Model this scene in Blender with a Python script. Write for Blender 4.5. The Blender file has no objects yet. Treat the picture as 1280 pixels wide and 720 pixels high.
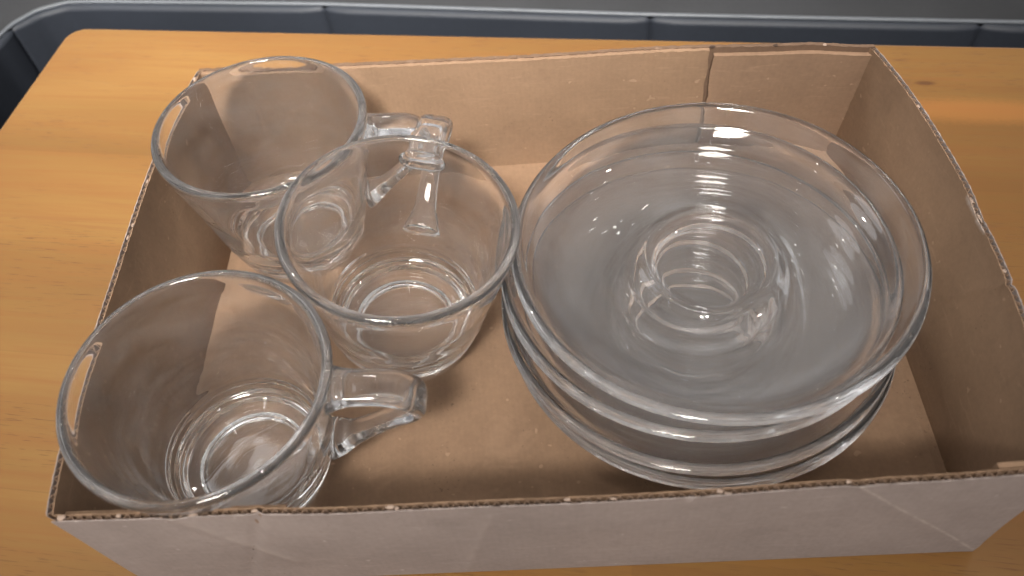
import bpy, bmesh, math, random
from mathutils import Vector, Matrix, noise
random.seed(7)
MM = 0.001
scn = bpy.context.scene
C = scn.collection

# ------------------------------------------------------------------ camera
cam_d = bpy.data.cameras.new("camera")
cam = bpy.data.objects.new("camera", cam_d); C.objects.link(cam)
cam_d.sensor_width = 36.0
cam_d.lens = 1044.75 / 1280 * 36.0
cam_d.clip_start = 0.01; cam_d.clip_end = 20
pitch, roll = math.radians(53.101), math.radians(-7.2146)
fw = Vector((0, math.cos(pitch), -math.sin(pitch))); rt = Vector((1, 0, 0)); up = rt.cross(fw)
X = rt * math.cos(roll) + up * math.sin(roll)
Y = -rt * math.sin(roll) + up * math.cos(roll)
cam.matrix_world = Matrix(((X.x, Y.x, -fw.x, 0), (X.y, Y.y, -fw.y, 0), (X.z, Y.z, -fw.z, 0.29786), (0, 0, 0, 1)))
cam_d.dof.use_dof = True
cam_d.dof.focus_distance = 0.34
cam_d.dof.aperture_fstop = 11
scn.camera = cam

# ------------------------------------------------------------------ light
world = bpy.data.worlds.new("World"); scn.world = world; world.use_nodes = True
bg = world.node_tree.nodes["Background"]
bg.inputs[1].default_value = 0.58
# a plain lit room all round: paler ceiling, uneven walls
wn = world.node_tree
def wnode(t): return wn.nodes.new(t)
wc = wnode('ShaderNodeTexCoord'); wz = wnode('ShaderNodeSeparateXYZ'); wn.links.new(wc.outputs['Generated'], wz.inputs[0])
wr = wnode('ShaderNodeValToRGB'); wn.links.new(wz.outputs[2], wr.inputs[0])
wr.color_ramp.elements[0].position = 0.0; wr.color_ramp.elements[0].color = (0.78, 0.80, 0.84, 1)
wr.color_ramp.elements[1].position = 0.8; wr.color_ramp.elements[1].color = (1.0, 0.95, 0.90, 1)
wx = wnode('ShaderNodeTexNoise'); wx.inputs['Scale'].default_value = 2.6; wx.inputs['Detail'].default_value = 2
wn.links.new(wc.outputs['Generated'], wx.inputs['Vector'])
wq = wnode('ShaderNodeValToRGB'); wn.links.new(wx.outputs['Fac'], wq.inputs[0])
wq.color_ramp.elements[0].position = 0.38; wq.color_ramp.elements[0].color = (0.38, 0.38, 0.40, 1)
wq.color_ramp.elements[1].position = 0.62; wq.color_ramp.elements[1].color = (1.5, 1.5, 1.5, 1)
wm = wnode('ShaderNodeMix'); wm.data_type = 'RGBA'; wm.blend_type = 'MULTIPLY'; wm.inputs[0].default_value = 1.0
wn.links.new(wr.outputs[0], wm.inputs[6]); wn.links.new(wq.outputs[0], wm.inputs[7]); wn.links.new(wm.outputs[2], bg.inputs[0])

def area(name, loc, target, sx, sy, power, col, spread=180):
    l = bpy.data.lights.new(name, 'AREA'); l.shape = 'ELLIPSE'; l.size = sx; l.size_y = sy
    l.energy = power; l.color = col; l.spread = math.radians(spread)
    o = bpy.data.objects.new(name, l); C.objects.link(o); o.location = loc
    o.rotation_euler = (Vector(target) - Vector(loc)).to_track_quat('-Z', 'Y').to_euler()
    return o
area("ceiling_light", (-0.28, -0.72, 1.70), (-0.06, 0.82, 0), 0.5, 0.5, 6.9, (1.0, 0.955, 0.89), 33)
area("rim_fill", (-0.9, 1.2, 1.8), (0, 0.35, 0), 0.6, 0.6, 2.5, (0.95, 0.97, 1.0))  # added unseen source, brightens the glass rims; no actual window
for x, y, pw in ((0.035, -0.06, 12), (0.13, -0.13, 12), (-0.75, 0.35, 4), (0.85, 0.75, 4), (-0.35, 1.25, 4)):  # strong pair makes the paired highlights; weaker three are added for sparkle
    l = bpy.data.lights.new("led_and_sparkle_spot", 'SPOT'); l.energy = pw; l.shadow_soft_size = 0.018
    l.color = (1.0, 0.95, 0.88); l.spot_size = math.radians(70 if pw < 5 else 36); l.spot_blend = 1.0
    o = bpy.data.objects.new("led_and_sparkle_spot", l); C.objects.link(o); o.location = (x, y, 1.9)
    o.rotation_euler = (Vector((-0.05, 0.62 if pw > 5 else 0.4, 0)) - o.location).to_track_quat('-Z', 'Y').to_euler()

scn.view_settings.view_transform = 'Standard'; scn.view_settings.look = 'None'
scn.view_settings.exposure = 0.14; scn.view_settings.gamma = 1.0
cy = scn.cycles
cy.max_bounces = 28; cy.transmission_bounces = 28; cy.glossy_bounces = 10; cy.diffuse_bounces = 5
cy.transparent_max_bounces = 12
cy.caustics_reflective = True; cy.caustics_refractive = True
cy.sample_clamp_indirect = 30.0; cy.blur_glossy = 0.6
cy.use_denoising = True
try: cy.denoiser = 'OPENIMAGEDENOISE'
except Exception: pass

# ------------------------------------------------------------------ helpers
def link(name, me, mat=None, parent=None, smooth=False):
    o = bpy.data.objects.new(name, me); C.objects.link(o)
    if mat: me.materials.append(mat)
    if parent: o.parent = parent
    if smooth:
        for p in me.polygons: p.use_smooth = True
    return o
def tag(o, label=None, cat=None, group=None, kind=None):
    if label: o['label'] = label
    if cat: o['category'] = cat
    if group: o['group'] = group
    if kind: o['kind'] = kind
    return o
def empty(name, loc=(0, 0, 0)):
    o = bpy.data.objects.new(name, None); C.objects.link(o); o.location = loc
    o.empty_display_size = 0.02
    return o
def mesh(name, vs, fs):
    me = bpy.data.meshes.new(name); me.from_pydata([tuple(v) for v in vs], [], fs); me.update(); return me
def fix(me):
    bm = bmesh.new(); bm.from_mesh(me)
    bmesh.ops.recalc_face_normals(bm, faces=bm.faces); bm.to_mesh(me); bm.free()

class NT:
    def __init__(s, name):
        s.m = bpy.data.materials.new(name); s.m.use_nodes = True
        s.t = s.m.node_tree; s.b = s.t.nodes["Principled BSDF"]
        s.co = s.n('ShaderNodeTexCoord').outputs['Object']
    def n(s, typ, **kw):
        nd = s.t.nodes.new(typ)
        for k, v in kw.items(): setattr(nd, k, v)
        return nd
    def l(s, a, b): s.t.links.new(a, b)
    def map(s, scale=(1, 1, 1), rot=(0, 0, 0), loc=(0, 0, 0), src=None):
        m = s.n('ShaderNodeMapping'); m.inputs['Scale'].default_value = scale
        m.inputs['Rotation'].default_value = rot; m.inputs['Location'].default_value = loc
        s.l(src or s.co, m.inputs[0]); return m.outputs[0]
    def noise(s, vec, scale, detail=4, rough=0.55, dist=0.0):
        n = s.n('ShaderNodeTexNoise'); n.inputs['Scale'].default_value = scale
        n.inputs['Detail'].default_value = detail; n.inputs['Roughness'].default_value = rough
        n.inputs['Distortion'].default_value = dist
        s.l(vec, n.inputs['Vector']); return n.outputs['Fac']
    def ramp(s, fac, stops):
        r = s.n('ShaderNodeValToRGB'); e = r.color_ramp.elements
        while len(e) < len(stops): e.new(0.5)
        for el, (p, c) in zip(e, stops):
            el.position = p; el.color = (c[0], c[1], c[2], 1) if hasattr(c, '__len__') else (c, c, c, 1)
        s.l(fac, r.inputs[0]); return r.outputs[0]
    def mix(s, fac, a, b, mode='MIX'):
        m = s.n('ShaderNodeMix', data_type='RGBA', blend_type=mode)
        for sock, v in ((m.inputs[0], fac), (m.inputs[6], a), (m.inputs[7], b)):
            if hasattr(v, 'is_linked'): s.l(v, sock)
            elif hasattr(v, '__len__'): sock.default_value = (v[0], v[1], v[2], 1)
            else: sock.default_value = v
        return m.outputs[2]
    def math(s, op, a, b=0.0, c=None):
        m = s.n('ShaderNodeMath', operation=op)
        for i, v in enumerate((a, b) if c is None else (a, b, c)):
            if hasattr(v, 'is_linked'): s.l(v, m.inputs[i])
            else: m.inputs[i].default_value = v
        return m.outputs[0]
    def bump(s, h, strength, dist, prev=None):
        b = s.n('ShaderNodeBump'); b.inputs['Strength'].default_value = strength
        b.inputs['Distance'].default_value = dist; s.l(h, b.inputs['Height'])
        if prev: s.l(prev, b.inputs['Normal'])
        return b.outputs[0]

# ------------------------------------------------------------------ materials
def mat_wood():
    t = NT("oiled_beech")
    v = t.map()
    big = t.noise(t.map((2.0, 14, 1)), 1.0, 3, 0.5, 0.4)
    grain = t.noise(t.map((9, 190, 1)), 1.0, 6, 0.65, 0.6)
    fine = t.noise(t.map((38, 1300, 1)), 1.0, 3, 0.6)
    col = t.ramp(big, [(0.25, (0.180, 0.089, 0.025)), (0.55, (0.258, 0.137, 0.039)), (0.8, (0.335, 0.187, 0.056))])
    col = t.mix(t.ramp(grain, [(0.35, 0.5), (0.62, 0.0)]), col, (0.24, 0.095, 0.026))
    # glued staves: slight change of tone from board to board
    br = t.n('ShaderNodeTexBrick'); br.offset = 0.37; br.inputs['Scale'].default_value = 1.0
    br.inputs['Brick Width'].default_value = 0.52; br.inputs['Row Height'].default_value = 0.062
    br.inputs['Mortar Size'].default_value = 0.0004; br.inputs['Mortar Smooth'].default_value = 0.6
    br.inputs['Bias'].default_value = 0.0
    br.inputs['Color1'].default_value = (0.88, 0.88, 0.88, 1); br.inputs['Color2'].default_value = (1.04, 1.03, 1.0, 1)
    br.inputs['Mortar'].default_value = (0.86, 0.84, 0.82, 1)
    t.l(t.map(loc=(0.16, 0.045, 0)), br.inputs['Vector'])
    col = t.mix(0.75, col, br.outputs['Color'], 'MULTIPLY')
    # short dark pores along the grain
    pore = t.noise(t.map((75, 1500, 1)), 1.0, 2, 0.5)
    pm = t.ramp(pore, [(0.60, 0.0), (0.67, 0.9)])
    pm2 = t.math('MULTIPLY', pm, t.ramp(t.noise(t.map((6, 22, 1)), 1.0, 2), [(0.42, 0.0), (0.62, 1.0)]))
    col = t.mix(pm2, col, (0.13, 0.052, 0.018))
    # long mineral streaks
    st = t.noise(t.map((2.2, 55, 1), loc=(3, 1.7, 0)), 1.0, 4, 0.5, 1.2)
    col = t.mix(t.ramp(st, [(0.655, 0.0), (0.67, 0.45), (0.685, 0.0)]), col, (0.22, 0.085, 0.03))
    col = t.mix(t.ramp(t.noise(t.map((3, 9, 1), loc=(1, 5, 0)), 1.0, 3), [(0.40, 0.28), (0.60, 0.0)]), col, (0.20, 0.085, 0.024))
    # the small knot beyond the tray's far right corner and its streak
    for (kx, ky, sx, sy, c, a) in ((0.497, -0.0320, 0.0045, 0.0016, (0.08, 0.03, 0.014), 0.7), (0.512, -0.0285, 0.026, 0.0012, (0.24, 0.1, 0.03), 0.6),
                                   (0.520, -0.052, 0.05, 0.008, (0.42, 0.17, 0.045), 0.5)):
        m = t.map((1 / sx, 1 / sy, 0), loc=(-kx / sx, -ky / sy, 0))
        ln = t.n('ShaderNodeVectorMath', operation='LENGTH'); t.l(m, ln.inputs[0])
        wob = t.math('ADD', ln.outputs['Value'], t.math('MULTIPLY', t.noise(t.map((400, 900, 1)), 1.0, 2), 0.6))
        col = t.mix(t.math('MULTIPLY', t.ramp(t.math('MULTIPLY', wob, 0.5), [(0.45, 1.0), (0.85, 0.0)]), a), col, c)
    t.l(col, t.b.inputs['Base Color'])
    t.l(t.ramp(grain, [(0.3, 0.42), (0.7, 0.30)]), t.b.inputs['Roughness'])
    t.b.inputs['Specular IOR Level'].default_value = 0.35
    h = t.math('ADD', t.math('MULTIPLY', fine, 0.5), t.math('MULTIPLY', pm2, -1.0))
    t.l(t.bump(h, 0.35, 0.0002), t.b.inputs['Normal'])
    return t.m

def mat_card(name, base, fleck=0.5, creases=(), flute_axis=0):
    t = NT(name)
    big = t.noise(t.map(), 14.0, 4, 0.6)
    fib = t.noise(t.map((1, 1, 1)), 420.0, 3, 0.7)
    c0 = tuple(x * 0.84 for x in base); c1 = tuple(min(1, x * 1.12) for x in base)
    col = t.ramp(big, [(0.3, c0), (0.7, c1)])
    col = t.mix(0.30, col, t.ramp(fib, [(0.3, 0.7), (0.7, 1.12)]), 'MULTIPLY')
    sc = t.noise(t.map((1, 1, 6), rot=(0.3, 0.9, 0.4)), 60.0, 3, 0.6, 0.8)
    col = t.mix(t.ramp(sc, [(0.60, 0.0), (0.72, 0.22)]), col, tuple(min(1, x * 1.45 + .02) for x in base))
    col = t.mix(t.ramp(t.noise(t.map(loc=(9, 4, 2)), 30.0, 5, 0.7), [(0.56, 0.0), (0.72, 0.30)]), col, tuple(x * 0.62 for x in base))
    sp = t.noise(t.map(), 900.0, 1, 0.5)
    patch = t.ramp(t.noise(t.map(loc=(5, 3, 1)), 55.0, 2), [(0.55, 0.0), (0.7, 1.0)])
    col = t.mix(t.math('MULTIPLY', t.math('MULTIPLY', t.ramp(sp, [(0.68, 0.0), (0.74, 1.0)]), patch), fleck), col, (0.07, 0.04, 0.025))
    sp2 = t.noise(t.map(loc=(2, 2, 2)), 260.0, 1, 0.5)
    col = t.mix(t.math('MULTIPLY', t.ramp(sp2, [(0.74, 0.0), (0.79, 1.0)]), 0.55), col, tuple(min(1, x * 1.5 + .03) for x in base))
    # faint show-through of the fluting under the liner
    wv = t.n('ShaderNodeTexWave', wave_type='BANDS', bands_direction='X' if flute_axis == 0 else 'Y')
    wv.inputs['Scale'].default_value = 140.0; wv.inputs['Distortion'].default_value = 0.6
    wv.inputs['Detail'].default_value = 1
    t.l(t.map(), wv.inputs['Vector'])
    col = t.mix(0.02, col, wv.outputs['Color'], 'MULTIPLY')
    # scuffed paper on the creases (object space is metres from the wall's start)
    for (ax, az, bx, bz, w, a) in creases:
        dx, dz = bx - ax, bz - az; L2 = dx * dx + dz * dz
        sp_ = t.n('ShaderNodeSeparateXYZ'); t.l(t.n('ShaderNodeUVMap', uv_map='UVMap').outputs[0], sp_.inputs[0])
        px = t.math('SUBTRACT', sp_.outputs[0], ax); pz = t.math('SUBTRACT', sp_.outputs[1], az)
        tt = t.math('DIVIDE', t.math('ADD', t.math('MULTIPLY', px, dx), t.math('MULTIPLY', pz, dz)), L2)
        tc = t.math('MINIMUM', t.math('MAXIMUM', tt, 0.0), 1.0)
        ex = t.math('SUBTRACT', px, t.math('MULTIPLY', tc, dx)); ez = t.math('SUBTRACT', pz, t.math('MULTIPLY', tc, dz))
        dd = t.math('SQRT', t.math('ADD', t.math('MULTIPLY', ex, ex), t.math('MULTIPLY', ez, ez)))
        dd = t.math('ADD', dd, t.math('MULTIPLY', t.math('SUBTRACT', fib, 0.5), w * 1.2))
        k = t.ramp(t.math('DIVIDE', dd, w * 2), [(0.0, 1.0), (0.5, 0.0)])
        k = t.math('MULTIPLY', k, t.math('MULTIPLY', t.ramp(t.noise(t.map(), 190.0, 3), [(0.35, 0.15), (0.6, 1.0)]), a))
        col = t.mix(k, col, (0.50, 0.42, 0.37))
    t.l(col, t.b.inputs['Base Color'])
    t.b.inputs['Roughness'].default_value = 0.82
    t.b.inputs['Specular IOR Level'].default_value = 0.25
    n1 = t.bump(wv.outputs['Fac'], 0.05, 0.0002)
    n2 = t.bump(t.noise(t.map(), 45.0, 4, 0.6), 0.35, 0.0012, n1)
    t.l(t.bump(fib, 0.25, 0.0002, n2), t.b.inputs['Normal'])
    return t.m

def mat_glass(name, haze_max=0.05):
    t = NT(name)
    b = t.b
    b.inputs['Base Color'].default_value = (1.0, 1.0, 1.0, 1)
    b.inputs['Transmission Weight'].default_value = 1.0
    b.inputs['IOR'].default_value = 1.5
    b.inputs['Roughness'].default_value = 0.0
    # pale diffuse haze standing in for room reflections, with slight dried residue
    haze = t.n('ShaderNodeBsdfDiffuse'); haze.inputs['Color'].default_value = (0.92, 0.88, 0.86, 1)
    k = t.ramp(t.noise(t.map((1, 1, 2.5)), 38.0, 5, 0.7, 1.5), [(0.35, 0.004), (0.7, haze_max)])
    mx = t.n('ShaderNodeMixShader'); t.l(k, mx.inputs[0]); t.l(b.outputs[0], mx.inputs[1]); t.l(haze.outputs[0], mx.inputs[2])
    t.l(mx.outputs[0], t.t.nodes['Material Output'].inputs['Surface'])
    return t.m

def mat_plain(name, col, rough=0.6, bump=0.0, scale=300, var=0.12, spec=0.4):
    t = NT(name)
    n = t.noise(t.map(), scale, 4, 0.6); n2 = t.noise(t.map(), scale / 30, 3)
    c = t.ramp(n2, [(0.3, tuple(x * (1 - var) for x in col)), (0.7, tuple(x * (1 + var) for x in col))])
    c = t.mix(0.35, c, t.ramp(n, [(0.3, 0.75), (0.7, 1.15)]), 'MULTIPLY')
    t.l(c, t.b.inputs['Base Color']); t.b.inputs['Roughness'].default_value = rough
    t.b.inputs['Specular IOR Level'].default_value = spec
    if bump: t.l(t.bump(n, bump, 0.0005), t.b.inputs['Normal'])
    return t.m

M_wood = mat_wood()
KRAFT = (0.268, 0.170, 0.106); OUT = (0.325, 0.268, 0.243)
M_in = mat_card("kraft_inner", KRAFT)
M_in2 = mat_card("kraft_inner_flap", (0.275, 0.174, 0.112), flute_axis=0)
M_floor = mat_card("kraft_base", (0.258, 0.162, 0.101), 0.8)
M_flute = mat_card("kraft_flute", (0.27, 0.18, 0.125))
M_fray = mat_card("kraft_fray", (0.38, 0.28, 0.22))
M_bench = mat_plain("dark_padding", (0.020, 0.024, 0.033), 0.6, 0.2)
M_piping = mat_plain("pale_piping", (0.11, 0.12, 0.135), 0.5)
M_benchtop = mat_plain("grey_cloth", (0.024, 0.025, 0.028), 0.8, 0.3, 500)
M_ground = mat_plain("floor_tile", (0.06, 0.06, 0.065), 0.5)

# ------------------------------------------------------------------ room floor, bench, table
def slab(name, x0, x1, y0, y1, z0, z1, mat):
    vs = [(x, y, z) for z in (z0, z1) for y in (y0, y1) for x in (x0, x1)]
    fs = [(0, 2, 3, 1), (4, 5, 7, 6), (0, 1, 5, 4), (2, 6, 7, 3), (0, 4, 6, 2), (1, 3, 7, 5)]
    return link(name, mesh(name, vs, fs), mat)
tag(slab("floor", -3, 3, -2, 4, -0.80, -0.75, M_ground), kind="structure")

# padded bench back: runs behind the table and turns forward at the left
rim = [(-0.375, -0.30), (-0.3705, 0.30), (-0.3690, 0.47), (-0.3675, 0.515), (-0.3620, 0.548), (-0.350, 0.575), (-0.334, 0.590), (-0.312, 0.5955),
       (-0.285, 0.5905), (-0.1143, 0.5510), (0.1121, 0.4905), (0.353, 0.4311), (1.1, 0.246)]
def resample(pts, n):
    L = [0]
    for a, b in zip(pts, pts[1:]): L.append(L[-1] + math.dist(a, b))
    out = []
    for i in range(n + 1):
        s = L[-1] * i / n; k = 0
        while k < len(pts) - 2 and L[k + 1] < s: k += 1
        f = (s - L[k]) / (L[k + 1] - L[k])
        out.append(tuple(pts[k][j] + (pts[k + 1][j] - pts[k][j]) * f for j in range(len(pts[0]))))
    return out, L[-1]
R_, RL = resample(rim, 400)
def outn(i):
    a = R_[max(0, i - 2)]; b = R_[min(len(R_) - 1, i + 2)]
    d = Vector((b[0] - a[0], b[1] - a[1])).normalized()
    return Vector((-d.y, d.x))
zt = -0.060
bench = tag(empty("bench", (0.1, 0.55, -0.75)), "dark blue-grey padded bench back with pale piping around its rounded corner, behind the table", "bench")
def bl(x, y, z): return (x - 0.1, y - 0.55, z + 0.75)
# seams where vertical stitch lines run (x, y on the rim)
seams = [(-0.3515, 0.5735), (-0.113, 0.5506), (0.1164, 0.4893), (0.3254, 0.4379), (0.56, 0.38), (-0.369, 0.30), (-0.372, 0.06)]
si = sorted(min(range(len(R_)), key=lambda i: math.dist(R_[i], s)) for s in seams)
bounds = [0] + si + [len(R_) - 1]
for a, b in zip(bounds, bounds[1:]):
    vs = []; fs = []
    zs = [zt - 0.001, zt - 0.004, zt - 0.03, zt - 0.1, zt - 0.25, zt - 0.45]
    n = b - a
    for i in range(a, b + 1):
        nn = outn(i)
        w = min(i - a, b - i) / 3.0
        puff = -0.004 * min(1, w) ** 0.5
        for z in zs:
            vs.append(bl(R_[i][0] + nn.x * (puff + 0.003), R_[i][1] + nn.y * (puff + 0.003), z))
    m = len(zs)
    for i in range(n):
        for j in range(m - 1):
            fs.append((i * m + j, i * m + j + 1, (i + 1) * m + j + 1, (i + 1) * m + j))
    me = mesh("padded_panel", vs, fs); fix(me)
    o = link("padded_panel", me, M_bench, bench, True)
    s = o.modifiers.new("t", 'SOLIDIFY'); s.thickness = 0.012; s.offset = 0
# piping tube and top
vs = []; fs = []; K = 8
for i in range(len(R_)):
    nn = outn(i)
    for k in range(K):
        a = 2 * math.pi * k / K
        vs.append(bl(R_[i][0] + nn.x * 0.0015 * math.cos(a), R_[i][1] + nn.y * 0.0015 * math.cos(a), zt + 0.0014 * math.sin(a)))
for i in range(len(R_) - 1):
    for k in range(K):
        fs.append((i * K + k, i * K + (k + 1) % K, (i + 1) * K + (k + 1) % K, (i + 1) * K + k))
me = mesh("piping", vs, fs); fix(me); link("piping", me, M_piping, bench, True)
vs = []; fs = []
prof = [(0.002, -0.002), (0.008, 0.001), (0.03, 0.003), (0.10, 0.002), (0.25, -0.004), (0.30, -0.03), (0.30, -0.45)]
for i in range(0, len(R_), 4):
    nn = outn(i)
    for dn, dz in prof: vs.append(bl(R_[i][0] + nn.x * dn, R_[i][1] + nn.y * dn, zt + dz))
m = len(prof); n = len(vs) // m
for i in range(n - 1):
    for j in range(m - 1): fs.append((i * m + j, i * m + j + 1, (i + 1) * m + j + 1, (i + 1) * m + j))
me = mesh("bench_top", vs, fs); fix(me); link("bench_top", me, M_benchtop, bench, True)

# table: origin at its far left corner, local +x along the far edge, -y towards the viewer
table = tag(empty("wooden_table", (-0.2513, 0.4676, 0)), "orange-brown oiled wooden table with a rounded far left corner, under the cardboard tray", "table")
table.rotation_euler = (0, 0, -0.234)
def rounded(x0, x1, y0, y1, r, z, inset=0.0, n=10):
    pts = []
    for cx, cy_, a0 in ((x1 - r, y1 - r, 0), (x0 + r, y1 - r, 90), (x0 + r, y0 + r, 180), (x1 - r, y0 + r, 270)):
        for k in range(n + 1):
            a = math.radians(a0 + 90 * k / n)
            pts.append((cx + (r - inset) * math.cos(a), cy_ + (r - inset) * math.sin(a), z))
    return pts
lv = [(0.0, 0.0022), (-0.0006, 0.0008), (-0.0022, 0.0), (-0.0225, 0.0), (-0.025, 0.002)]
vs = []; fs = []
for z, ins in lv: vs += rounded(0, 1.1, -0.80, 0, 0.012, z, ins)
n = len(vs) // len(lv)
fs.append(tuple(range(n)))
for k in range(len(lv) - 1):
    for i in range(n): fs.append((k * n + i, (k + 1) * n + i, (k + 1) * n + (i + 1) % n, k * n + (i + 1) % n))
fs.append(tuple(reversed(range((len(lv) - 1) * n, len(lv) * n))))
me = mesh("tabletop", vs, fs); fix(me)
link("tabletop", me, M_wood, table)
for lx, ly in ((0.09, -0.09), (1.01, -0.09), (0.09, -0.71), (1.01, -0.71)):
    vs = []
    for z, w in ((-0.0252, 0.030), (-0.75, 0.019)):
        vs += [(lx - w, ly - w, z), (lx + w, ly - w, z), (lx + w, ly + w, z), (lx - w, ly + w, z)]
    me = mesh("leg", vs, [(0, 1, 2, 3), (7, 6, 5, 4)] + [(i, i + 4, (i + 1) % 4 + 4, (i + 1) % 4) for i in range(4)])
    fix(me); link("leg", me, M_wood, table)

# ------------------------------------------------------------------ cardboard tray
ca, sa = math.cos(-0.084), math.sin(-0.084)
def tp(u, v, z):  # tray plane (mm) to world (m)
    return Vector((-142.69 + u * ca - v * sa, 112.12 + u * sa + v * ca, z)) * MM
W, D, H = 290.6, 199.9, 65.3
B = {'bl': (0, D), 'br': (W, D), 'fr': (W, 0), 'fl': (0, 0)}
Tp = {'bl': (-1.3, D + 7.2), 'br': (W - 0.3, D - 10.4), 'fr': (W + 4.5, -0.8), 'fl': (-3.5, -1.5)}
tray = tag(empty("cardboard_tray", tp(W / 2, D / 2, 0)), "shallow brown corrugated cardboard tray with frayed cut edges, holding all the glassware", "cardboard box")
t0 = Vector(tray.location)
TH = 2.3
def sstep(x): x = max(0, min(1, x)); return x * x * (3 - 2 * x)
class Wall:
    def __init__(s, a, b, nu=150, bulge=lambda u, v: 0, top=lambda u: 0):
        s.a, s.b, s.bulge, s.top, s.nu = a, b, bulge, top, nu
        s.A0 = tp(*B[a], 0.4); s.B0 = tp(*B[b], 0.4); s.A1 = tp(*Tp[a], H); s.B1 = tp(*Tp[b], H)
        e = (s.B0 - s.A0 + s.B1 - s.A1).normalized(); w = (s.A1 - s.A0 + s.B1 - s.B0).normalized()
        s.n = e.cross(w).normalized()
        mid = tp(W / 2, D / 2, 30)
        if s.n.dot((s.A0 + s.B1) / 2 - mid) < 0: s.n = -s.n
        s.len = (s.B1 - s.A1).length
    def at(s, u, v, off=0.0, dz=0.0):
        lo = s.A0.lerp(s.B0, u); hi = s.A1.lerp(s.B1, u)
        p = lo.lerp(hi, v)
        k = s.bulge(u, v) * MM
        j = noise.noise(p * 22 + Vector((3, 1, 7))) * 0.9 * MM * min(1, v * 3)
        return p + s.n * (off * MM + k + j) + Vector((0, 0, (dz + s.top(u) * v) * MM)) - t0
def sheet(name, wall, u0, u1, v0, v1, o0, o1, mat, parent, nu=None, nv=14, jag=0.0, jagu=0.0, seed=0, smooth=False, crease=None, vtop=None):
    """closed solid between offsets o0 and o1 of a wall"""
    nu = nu or max(2, int(wall.nu * (u1 - u0)))
    vs = []
    for side, off in ((0, o0), (1, o1)):
        for i in range(nu + 1):
            for j in range(nv + 1):
                fu = i / nu; fv = j / nv
                u = u0 + (u1 - u0) * fu; vt = v1 if vtop is None else vtop(u)
                v = v0 + (vt - v0) * fv
                dz = 0; cr = 0
                if j == nv and jag: dz = jag * (noise.noise(Vector((u * 90, seed, side * 3.1))) + 0.6 * noise.noise(Vector((u * 300, seed + 5, side))))
                uu = u
                if jagu and i in (0, nu): uu += jagu * (noise.noise(Vector((v * 9, seed, 2))) + 0.5 * noise.noise(Vector((v * 40, seed, 5)))) / wall.len * MM
                if crease: cr = crease(u, v)
                vs.append(wall.at(uu, v, off + cr, dz))
    m = nv + 1; N = (nu + 1) * m; fs = []
    for i in range(nu):
        for j in range(nv):
            a = i * m + j
            fs.append((a, a + 1, a + m + 1, a + m)); fs.append((N + a, N + a + m, N + a + m + 1, N + a + 1))
        a = i * m; fs.append((a, a + m, N + a + m, N + a))
        a = i * m + nv; fs.append((a, N + a, N + a + m, a + m))
    for j in range(nv):
        a = j; fs.append((a, N + a, N + a + 1, a + 1)); a = nu * m + j; fs.append((a, a + 1, N + a + 1, N + a))
    me = mesh(name, vs, fs)
    uv = me.uv_layers.new(name="UVMap")
    for lp in me.loops:
        k = lp.vertex_index % N; i, j = divmod(k, m)
        uv.data[lp.index].uv = ((u0 + (u1 - u0) * i / nu) * wall.len, (v0 + (v1 - v0) * j / nv) * H * MM)
    fix(me)
    o = link(name, me, mat, parent, True); me.set_sharp_from_angle(angle=math.radians(40)); return o
def flutes(wall, u0, u1, o0, o1, parent, pitch=3.0, depth=7.0, drop=0.35, seed=0):
    n = int(wall.len / MM * (u1 - u0) / pitch * 6); vs = []; fs = []
    for i in range(n + 1):
        u = u0 + (u1 - u0) * i / n
        ph = i / 6 * 2 * math.pi
        for th in (-0.11, 0.11):
            off = (o0 + o1) / 2 + (o1 - o0) / 2 * math.sin(ph) * 0.92 + th
            for dz in (0, -depth):
                dr = -drop - 0.9 * max(0, noise.noise(Vector((u * 70, seed, 1))))
                vs.append(wall.at(u, 1.0 + (dz + dr) / H, off))
    for i in range(n):
        a = i * 4; b = a + 4
        fs += [(a, a + 1, b + 1, b), (a + 2, b + 2, b + 3, a + 3), (a, b, b + 2, a + 2)]
    me = mesh("corrugation", vs, fs); fix(me)
    o = link("corrugation", me, M_flute, parent); return o
def side(name, wall, mat_i, mat_o, crease=None, jag=0.6, seed=0, u0=0.0, u1=1.0, vtop=None):
    p = sheet(name, wall, u0, u1, 0, 1, 0.0, 0.32, mat_i, tray, jag=jag, seed=seed, crease=crease)
    sheet("outer_liner", wall, u0, u1, 0, 1, TH - 0.32, TH, mat_o, p, jag=jag, seed=seed + 9, crease=crease)
    flutes(wall, u0 + .001, u1 - .001, 0.32, TH - 0.32, p, seed=seed)
    return p

def dline(u, v, a, b, wall_len, w):
    ax, ay = a; bx, by = b
    px, py = u * wall_len, v * H
    dx, dy = bx - ax, by - ay
    t = max(0, min(1, ((px - ax) * dx + (py - ay) * dy) / (dx * dx + dy * dy)))
    d = math.hypot(px - ax - t * dx, py - ay - t * dy)
    return math.exp(-(d / w) ** 2)

# front wall, from left to right, seen from outside
WF = Wall('fl', 'fr', 290, bulge=lambda u, v: 1.2 * math.sin(math.pi * u) * v, top=lambda u: 0.9 * math.sin(9 * u) - 1.0 * math.exp(-((u - .28) / .05) ** 2))
LF = WF.len / MM
cr1 = ((LF * 0.800, H), (LF * 0.995, 3)); cr2 = ((64, H), (40, 8)); cr3 = ((38, H), (62, 22)); cr4 = ((132, 58), (118, 4))
def crF(u, v):
    return 0.5 * dline(u, v, *cr1, LF, 2.6) - 0.8 * dline(u, v, *cr2, LF, 1.0) + 0.6 * dline(u, v, *cr3, LF, 2.4) + 0.35 * dline(u, v, *cr4, LF, 2.2)
def cm(c, w, a): return (c[0][0] * MM, c[0][1] * MM, c[1][0] * MM, c[1][1] * MM, w, a)
M_out = mat_card("kraft_outer", OUT, 0.35, creases=[cm(cr1, 0.0008, 0.7), cm(cr3, 0.0026, 0.3), cm(cr4, 0.002, 0.2)])
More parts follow.
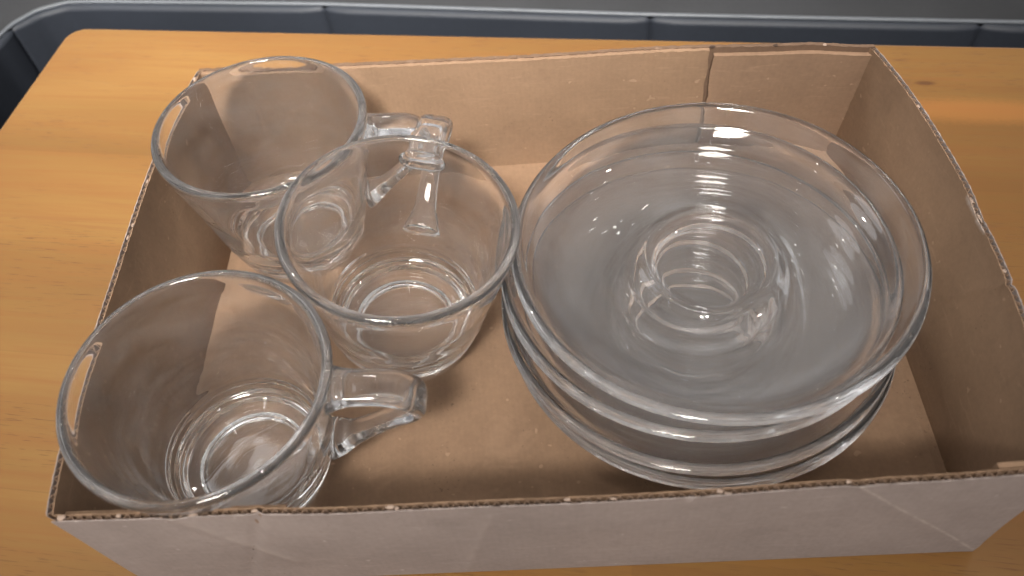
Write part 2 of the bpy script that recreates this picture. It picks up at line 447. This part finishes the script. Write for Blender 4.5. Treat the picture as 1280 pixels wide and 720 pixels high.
M_out2 = mat_card("kraft_outer_plain", OUT, 0.35)
fwall = side("front_wall", WF, M_in, M_out, crF, 0.4, 1)
# dashed perforation of the diagonal score on the outside
for k in range(4):
    f0 = 0.28 + 0.2 * k
    ax = cr2[0][0] + (cr2[1][0] - cr2[0][0]) * f0; ay = cr2[0][1] + (cr2[1][1] - cr2[0][1]) * f0
    bx = ax + (cr2[1][0] - cr2[0][0]) * 0.1; by = ay + (cr2[1][1] - cr2[0][1]) * 0.1
    vs = []
    for (x, y) in ((ax - .25, ay), (ax + .25, ay), (bx + .25, by), (bx - .25, by)):
        for off in (TH - 0.5, TH + 0.03): vs.append(WF.at(x / LF, y / H, off + crF(x / LF, y / H)))
    me = mesh("score_slit", vs, [(0, 2, 4, 6), (1, 7, 5, 3), (0, 1, 3, 2), (2, 3, 5, 4), (4, 5, 7, 6), (6, 7, 1, 0)]); fix(me)
    if k == 0: M_slit = mat_plain("slit", (0.05, 0.03, 0.02), 0.9)
    link("score_slit", me, M_slit, fwall)
# folded corner flaps lying inside the front wall
sheet("corner_flap", WF, 0.004, 0.235, 0.02, 0.950, -2.1, -0.5, M_in, tray, jag=0.3, jagu=1.2, seed=4)
sheet("corner_flap", WF, 0.935, 0.996, 0.02, 0.99, -2.3, -0.6, M_in, tray, jag=0.5, jagu=1.0, seed=6)

# left wall
WL = Wall('bl', 'fl', 200, bulge=lambda u, v: 7.0 * math.sin(math.pi * u) ** 0.7 * sstep(v) , top=lambda u: 0.5 * math.sin(7 * u))
side("side_wall", WL, M_in, M_out2, None, 0.35, 2)
# right wall flares outwards and carries a torn nick and a crease
WR = Wall('br', 'fr', 200, bulge=lambda u, v: 9.5 * math.sin(math.pi * u ** 0.85) * sstep(v) ** 1.1,
          top=lambda u: -1.3 * math.exp(-((u - .50) / .045) ** 2) + 0.4 * math.sin(8 * u))
LR = WR.len / MM
cr5 = ((LR * 0.66, H), (LR * 0.60, 42))
M_inR = mat_card("kraft_inner_right", KRAFT, 0.5, creases=[(LR * 0.45 * MM, H * MM * 0.985, LR * 0.535 * MM, H * MM, 0.0016, 0.8)])
def crR(u, v): return -0.9 * dline(u, v, *cr5, LR, 1.0) + 0.6 * dline(u, v, (LR * .18, 8), (LR * .8, 11), LR, 3)
side("side_wall", WR, M_inR, M_out2, crR, 0.45, 3)

# back wall: outer sheet plus two inner panels that meet in a ragged open seam
WB = Wall('bl', 'br', 290, bulge=lambda u, v: 0.8 * math.sin(math.pi * u) * v,
          top=lambda u: 2.6 * sstep((u - .45) / .3) - 2.2 * sstep((u - .9) / .1))
us = 0.7735
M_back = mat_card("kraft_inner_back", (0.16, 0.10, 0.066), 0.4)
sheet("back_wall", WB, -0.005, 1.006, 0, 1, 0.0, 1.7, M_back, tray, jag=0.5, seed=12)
pan = sheet("inner_panel", WB, -0.002, us - 0.0028, 0.01, 0.995, -1.9, -0.1, M_in, tray, jag=0.35, jagu=0.9, seed=14)
pan2 = sheet("inner_panel", WB, us + 0.0030, 1.003, 0.01, 0.955, -2.3, -0.1, M_in2, tray, jag=0.15, jagu=0.9, seed=17,
             vtop=lambda u: 0.955 + 0.0 * u)
# little tears left on the back edge
def flake(wall, u, v, off, s, parent, seed, mat):
    bm = bmesh.new(); bmesh.ops.create_icosphere(bm, subdivisions=2, radius=1.0)
    c = wall.at(u, v, off)
    e = (wall.B1 - wall.A1).normalized(); w = Vector((0, 0, 1))
    for q in bm.verts:
        k = 1 + 0.45 * noise.noise(q.co * 1.6 + Vector((seed, 0, 0)))
        p = q.co * k
        q.co = c + (e * p.x * s[0] * 0.9 + wall.n * p.y * s[1] * 0.75 + w * p.z * s[2] * 0.6) * MM
    me = bpy.data.meshes.new("torn_edge"); bm.to_mesh(me); bm.free()
    return link("torn_edge", me, mat, parent)
for (w_, u, off, s) in ((WF, 0.133, 0.7, (1.6, 0.9, 0.55)), (WF, 0.147, 1.5, (1.9, 0.5, 0.5)), (WF, 0.345, 0.9, (1.6, 0.8, .5)), (WF, 0.352, 1.4, (0.7, 0.8, .4)),
                        (WF, 0.52, 0.8, (1.0, 0.7, .35)), (WF, 0.565, 1.2, (1.1, 0.5, .4)), (WF, 0.668, 0.9, (1.2, 0.9, .5)), (WF, 0.675, 1.6, (1.5, 0.4, .5)),
                        (WF, 0.79, 0.9, (0.8, 0.8, .4)), (WF, 0.21, 1.0, (1.2, 0.7, .4)), (WF, 0.01, 1.0, (1.6, 1.2, .7)), (WF, 0.07, 1.0, (0.9, 0.9, .4)),
                        (WR, 0.46, 0.6, (1.6, 0.9, .5)), (WR, 0.5, 1.0, (2.6, 0.6, .4)), (WR, 0.63, 0.9, (0.9, 0.8, .3)), (WR, 0.2, 0.9, (1.2, 0.8, .3)),
                        (WL, 0.44, 0.6, (1.0, 0.9, .6)), (WL, 0.33, 0.9, (1.2, 0.7, .5)), (WL, 0.47, 1.0, (1.4, 0.6, .4)), (WL, 0.03, 0.9, (1.5, 1.0, .9)),
                        (WB, 0.865, 0.3, (1.2, 0.9, .6)), (WB, 0.935, 0.3, (1.0, 0.9, .7)), (WB, 0.775, 0.2, (1.5, 0.9, .7))):
    dark = w_ is WB
    flake(w_, u, 1.0, off, s, tray, u * 31, M_slit if dark and u != 0.935 else M_fray)

# tray base
vs = []; fs = []; nx, ny = 120, 84; zb = 1.5
for z0 in (0, 1):
    for i in range(nx + 1):
        for j in range(ny + 1):
            u = -1.2 + (W + 2.4) * i / nx; v = -1.2 + (D + 2.4) * j / ny
            z = 0.3 if z0 == 0 else zb + 0.0
            if z0:
                z += 0.22 * noise.noise(Vector((u / 45, v / 45, 2)))
                # score step near the far wall and along the right fold
                z += 0.5 * sstep((v - (D - 6.5)) / 1.2)
                z += 0.5 * math.exp(-((u - (W - 3.2)) / 1.2) ** 2)
            vs.append(tp(u, v, z) - t0)
m = ny + 1; N = (nx + 1) * m
for i in range(nx):
    for j in range(ny):
        a = i * m + j; fs.append((N + a, N + a + m, N + a + m + 1, N + a + 1)); fs.append((a, a + 1, a + m + 1, a + m))
for i in range(nx):
    a = i * m; fs.append((a, a + m, N + a + m, N + a)); a = i * m + ny; fs.append((a, N + a, N + a + m, a + m))
for j in range(ny):
    a = j; fs.append((a, N + a, N + a + 1, a + 1)); a = nx * m + j; fs.append((a, a + 1, N + a + 1, N + a))
me = mesh("base_panel", vs, fs); fix(me)
link("base_panel", me, M_floor, tray)

# ------------------------------------------------------------------ glassware
M_glass = mat_glass("clear_glass", 0.05)
M_glass_s = mat_glass("clear_glass_saucer", 0.024)
def spline(pts, sub=5):
    """Catmull-Rom through closed-open profile; points with a third value stay sharp-ish"""
    out = []
    n = len(pts)
    for i in range(n - 1):
        p0 = pts[max(0, i - 1)]; p1 = pts[i]; p2 = pts[i + 1]; p3 = pts[min(n - 1, i + 2)]
        for k in range(sub):
            t = k / sub
            # centripetal-like damping by chord length
            d1 = math.dist(p1, p2)
            def tan(a, b, c):
                da = math.dist(a, b) or d1; db = math.dist(b, c) or d1
                v = [(c[j] - a[j]) for j in (0, 1)]
                L = math.hypot(*v) or 1
                return [x / L * d1 for x in v]
            m1 = tan(p0, p1, p2); m2 = tan(p1, p2, p3)
            h00 = 2*t**3-3*t**2+1; h10 = t**3-2*t**2+t; h01 = -2*t**3+3*t**2; h11 = t**3-t**2
            out.append(tuple(h00*p1[j]+h10*m1[j]+h01*p2[j]+h11*m2[j] for j in (0, 1)))
    out.append(pts[-1][:2]); return out
def lathe(name, prof, seg, mat, parent=None, wob=0.0, rip=0.12, rib=0.0):
    prof = spline(prof)
    vs = []; fs = []; idx = []
    imax = max(range(len(prof)), key=lambda i: prof[i][1])
    for ip, (r, z) in enumerate(prof):
        side = 0 if ip < imax else 40
        r = max(0, r)
        if r < 0.02: vs.append((0, 0, z * MM)); idx.append([len(vs) - 1] * seg)
        else:
            row = []
            for k in range(seg):
                a = 2 * math.pi * k / seg
                rr = r * (1 + wob * math.sin(2 * a + 0.4) + wob * 0.5 * math.sin(3 * a))
                q = Vector((rr * math.cos(a), rr * math.sin(a), z))
                dn = rip * (noise.noise(q * 0.075 + Vector((side, 0, 0))) + 0.35 * noise.noise(Vector((q.x * .09, q.y * .09, z * 0.45 + side))))
                if rib and side == 0 and 6 < z < 36: dn += rib * math.sin(z * 2.2) * min(1, (36 - z) / 14) * min(1, (z - 6) / 3)
                rr += dn * 0.7; zz = z + dn * 0.7
                vs.append((rr * math.cos(a) * MM, rr * math.sin(a) * MM, zz * MM)); row.append(len(vs) - 1)
            idx.append(row)
    for A, Bq in zip(idx, idx[1:]):
        for k in range(seg):
            l = (k + 1) % seg
            q = [A[k], A[l], Bq[l], Bq[k]]
            u = []
            for x in q:
                if x not in u: u.append(x)
            if len(u) > 2: fs.append(tuple(u))
    me = mesh(name, vs, fs); fix(me)
    return link(name, me, mat, parent, True)

# mug: rim radius 45, height 67.8, thick heel with foot ring and moulded steps
mug_prof = [(0, 6.5), (12, 6.4), (18.5, 5.2), (20.6, 2.2), (22.0, 0.4), (23.6, 0.0), (25.6, 0.8), (27.2, 2.8), (28.0, 5.2), (28.3, 7.0), (29.2, 8.4), (29.8, 11), (30.1, 12.8), (31.0, 14.4), (31.5, 17), (31.8, 18.8), (32.7, 20.6),
            (34.2, 28), (36.6, 39), (39.0, 50), (41.3, 60.5), (42.4, 65.6), (43.2, 69), (43.6, 71.4), (43.1, 72.8), (41.9, 73.3), (40.6, 72.8), (39.8, 71.0), (39.4, 68.4), (38.9, 64.5),
            (37.2, 56), (34.6, 44), (32.2, 34), (29.9, 24.5), (28.2, 19.2), (26.6, 16.6), (24.4, 15.2), (21.4, 14.6), (20, 14.2), (18.5, 14.0), (10, 13.8), (0, 13.7)]
def handle_mesh():
    # centre line (x outwards from axis, z up), half width (tangential), half thickness
    ctl = [(39.9, 62.8, 9.6, 5.6), (42.2, 62.8, 8.2, 4.6), (47.5, 63.0, 6.9, 3.4), (55.8, 62.6, 6.6, 3.2), (62.6, 61.0, 6.9, 3.3), (67.2, 57.8, 7.0, 3.6), (68.8, 53.4, 6.6, 3.7), (66.8, 48.6, 5.6, 3.5),
           (59.8, 42.8, 4.4, 3.2), (51.3, 36.6, 4.2, 3.2), (43.8, 31.2, 5.0, 3.5), (38.6, 28.0, 7.0, 4.4), (34.3, 26.2, 8.4, 5.0)]
    # resample
    pts = []
    n = len(ctl)
    for i in range(n - 1):
        p0 = ctl[max(0, i - 1)]; p1 = ctl[i]; p2 = ctl[i + 1]; p3 = ctl[min(n - 1, i + 2)]
        for k in range(6):
            t = k / 6
            pts.append(tuple(0.5 * ((2 * p1[j]) + (-p0[j] + p2[j]) * t + (2*p0[j]-5*p1[j]+4*p2[j]-p3[j]) * t*t + (-p0[j]+3*p1[j]-3*p2[j]+p3[j]) * t**3) for j in range(4)))
    pts.append(ctl[-1])
    K = 24; vs = []; fs = []
    for i, (x, z, hw, ht) in enumerate(pts):
        a = pts[max(0, i - 1)]; b = pts[min(len(pts) - 1, i + 1)]
        dx, dz = b[0] - a[0], b[1] - a[1]; L = math.hypot(dx, dz); nx_, nz_ = -dz / L, dx / L
        for k in range(K):
            an = 2 * math.pi * k / K
            c, s = math.cos(an), math.sin(an)
            ex = 0.92  # squarish band section
            cc = math.copysign(abs(c) ** ex, c); ss = math.copysign(abs(s) ** ex, s)
            y = hw * cc; q = ht * ss * (1 - 0.18 * (1 - abs(cc)) )
            vs.append(((x + nx_ * q) * MM, y * MM, (z + nz_ * q) * MM))
    m = len(pts)
    for i in range(m - 1):
        for k in range(K): fs.append((i * K + k, i * K + (k + 1) % K, (i + 1) * K + (k + 1) % K, (i + 1) * K + k))
    fs.append(tuple(range(K))); fs.append(tuple(reversed(range((m - 1) * K, m * K))))
    me = mesh("handle", vs, fs); fix(me); return me

mug = empty("glass_mug")
bowl = lathe("cup_body", mug_prof, 160, M_glass, mug, 0.0012, 0.10, 0.12)
hnd = link("handle", handle_mesh(), M_glass, mug, True)
def copy_tree(o, parent=None):
    c = o.copy(); C.objects.link(c)
    if parent: c.parent = parent
    for ch in list(o.children): copy_tree(ch, c)
    return c
def place(o, x, y, z, tx, ty, rz):
    n = Vector((tx, ty, 1)).normalized()
    q = Vector((0, 0, 1)).rotation_difference(n)
    o.rotation_mode = 'QUATERNION'
    o.rotation_quaternion = q @ Matrix.Rotation(math.radians(rz), 4, 'Z').to_quaternion()
    o.location = Vector((x, y, z)) * MM
mugs = [(-94.5, 264.7, 0.0195, 0.0293, 1, "clear glass mug in the far left corner of the tray, behind the leaning mug"),
        (-46.7, 204.2, 0.1349, -0.0363, 76, "clear glass mug leaning next to the saucers, its handle pointing to the far wall"),
        (-105.7, 149.0, 0.0245, -0.0245, -5, "largest looking glass mug, in the near left corner of the tray by the front wall")]
for i, (x, y, tx, ty, rz, lab) in enumerate(mugs):
    o = mug if i == 0 else copy_tree(mug)
    place(o, x, y, 1.75 + 24.4 * math.hypot(tx, ty), tx, ty, rz)
    tag(o, lab, "mug", "clear glass mugs in the tray")

hnd.scale.x = 0.87; hnd.location.x = 41 * 0.13 * MM   # the far mug's loop is a little tighter
# saucer: rim at z = 20
sau_prof = [(0, 1.6), (17, 1.6), (20.5, 1.2), (22.8, 0.3), (24.8, 0.0), (27.5, 0.4), (32.5, 1.6), (40, 2.9), (50, 4.2), (58, 5.8), (63.5, 8.0), (67.6, 10.8), (70.6, 13.8), (72.8, 16.3), (74.3, 18.0),
            (74.9, 19.3), (74.4, 20.4), (73.2, 20.9), (71.7, 20.6), (70.4, 19.4), (68.9, 17.2), (66.4, 14.2), (62.8, 11.8), (57.5, 9.9), (50, 8.6), (42, 7.9), (34, 7.8), (28.5, 8.3), (25.8, 9.2), (24.7, 9.8), (23.9, 9.9), (23.1, 9.4), (22.4, 8.2),
            (21.2, 6.9), (19.4, 6.2), (16.5, 5.9), (10, 5.8), (0, 5.8)]
saucer = lathe("glass_saucer", sau_prof, 192, M_glass_s, None, 0.0008)
sau = [(75.78, 190.42, 57.5, 0.0018, 0.006, "topmost clear glass saucer of the stack, its centre ring fully in view"),
       (70.9, 191.2, 45.9, 0.002, 0.010, "second clear glass saucer from the top, pushed a little left under the topmost one"),
       (69.53, 184.77, 33.9, -0.0011, 0.0014, "third clear glass saucer from the top, standing out towards the front wall"),
       (71.73, 184.41, 22.05, -0.001, 0.002, "lowest clear glass saucer of the stack, resting on the cardboard floor")]
for i, (x, y, zr, gx, gy, lab) in enumerate(sau):
    o = saucer if i == 0 else copy_tree(saucer)
    nx_, ny_ = -gx, -gy
    place(o, x - nx_ * 20, y - ny_ * 20, zr - 20.05, nx_, ny_, 35 * i)
    tag(o, lab, "saucer", "clear glass saucers stacked in the tray")
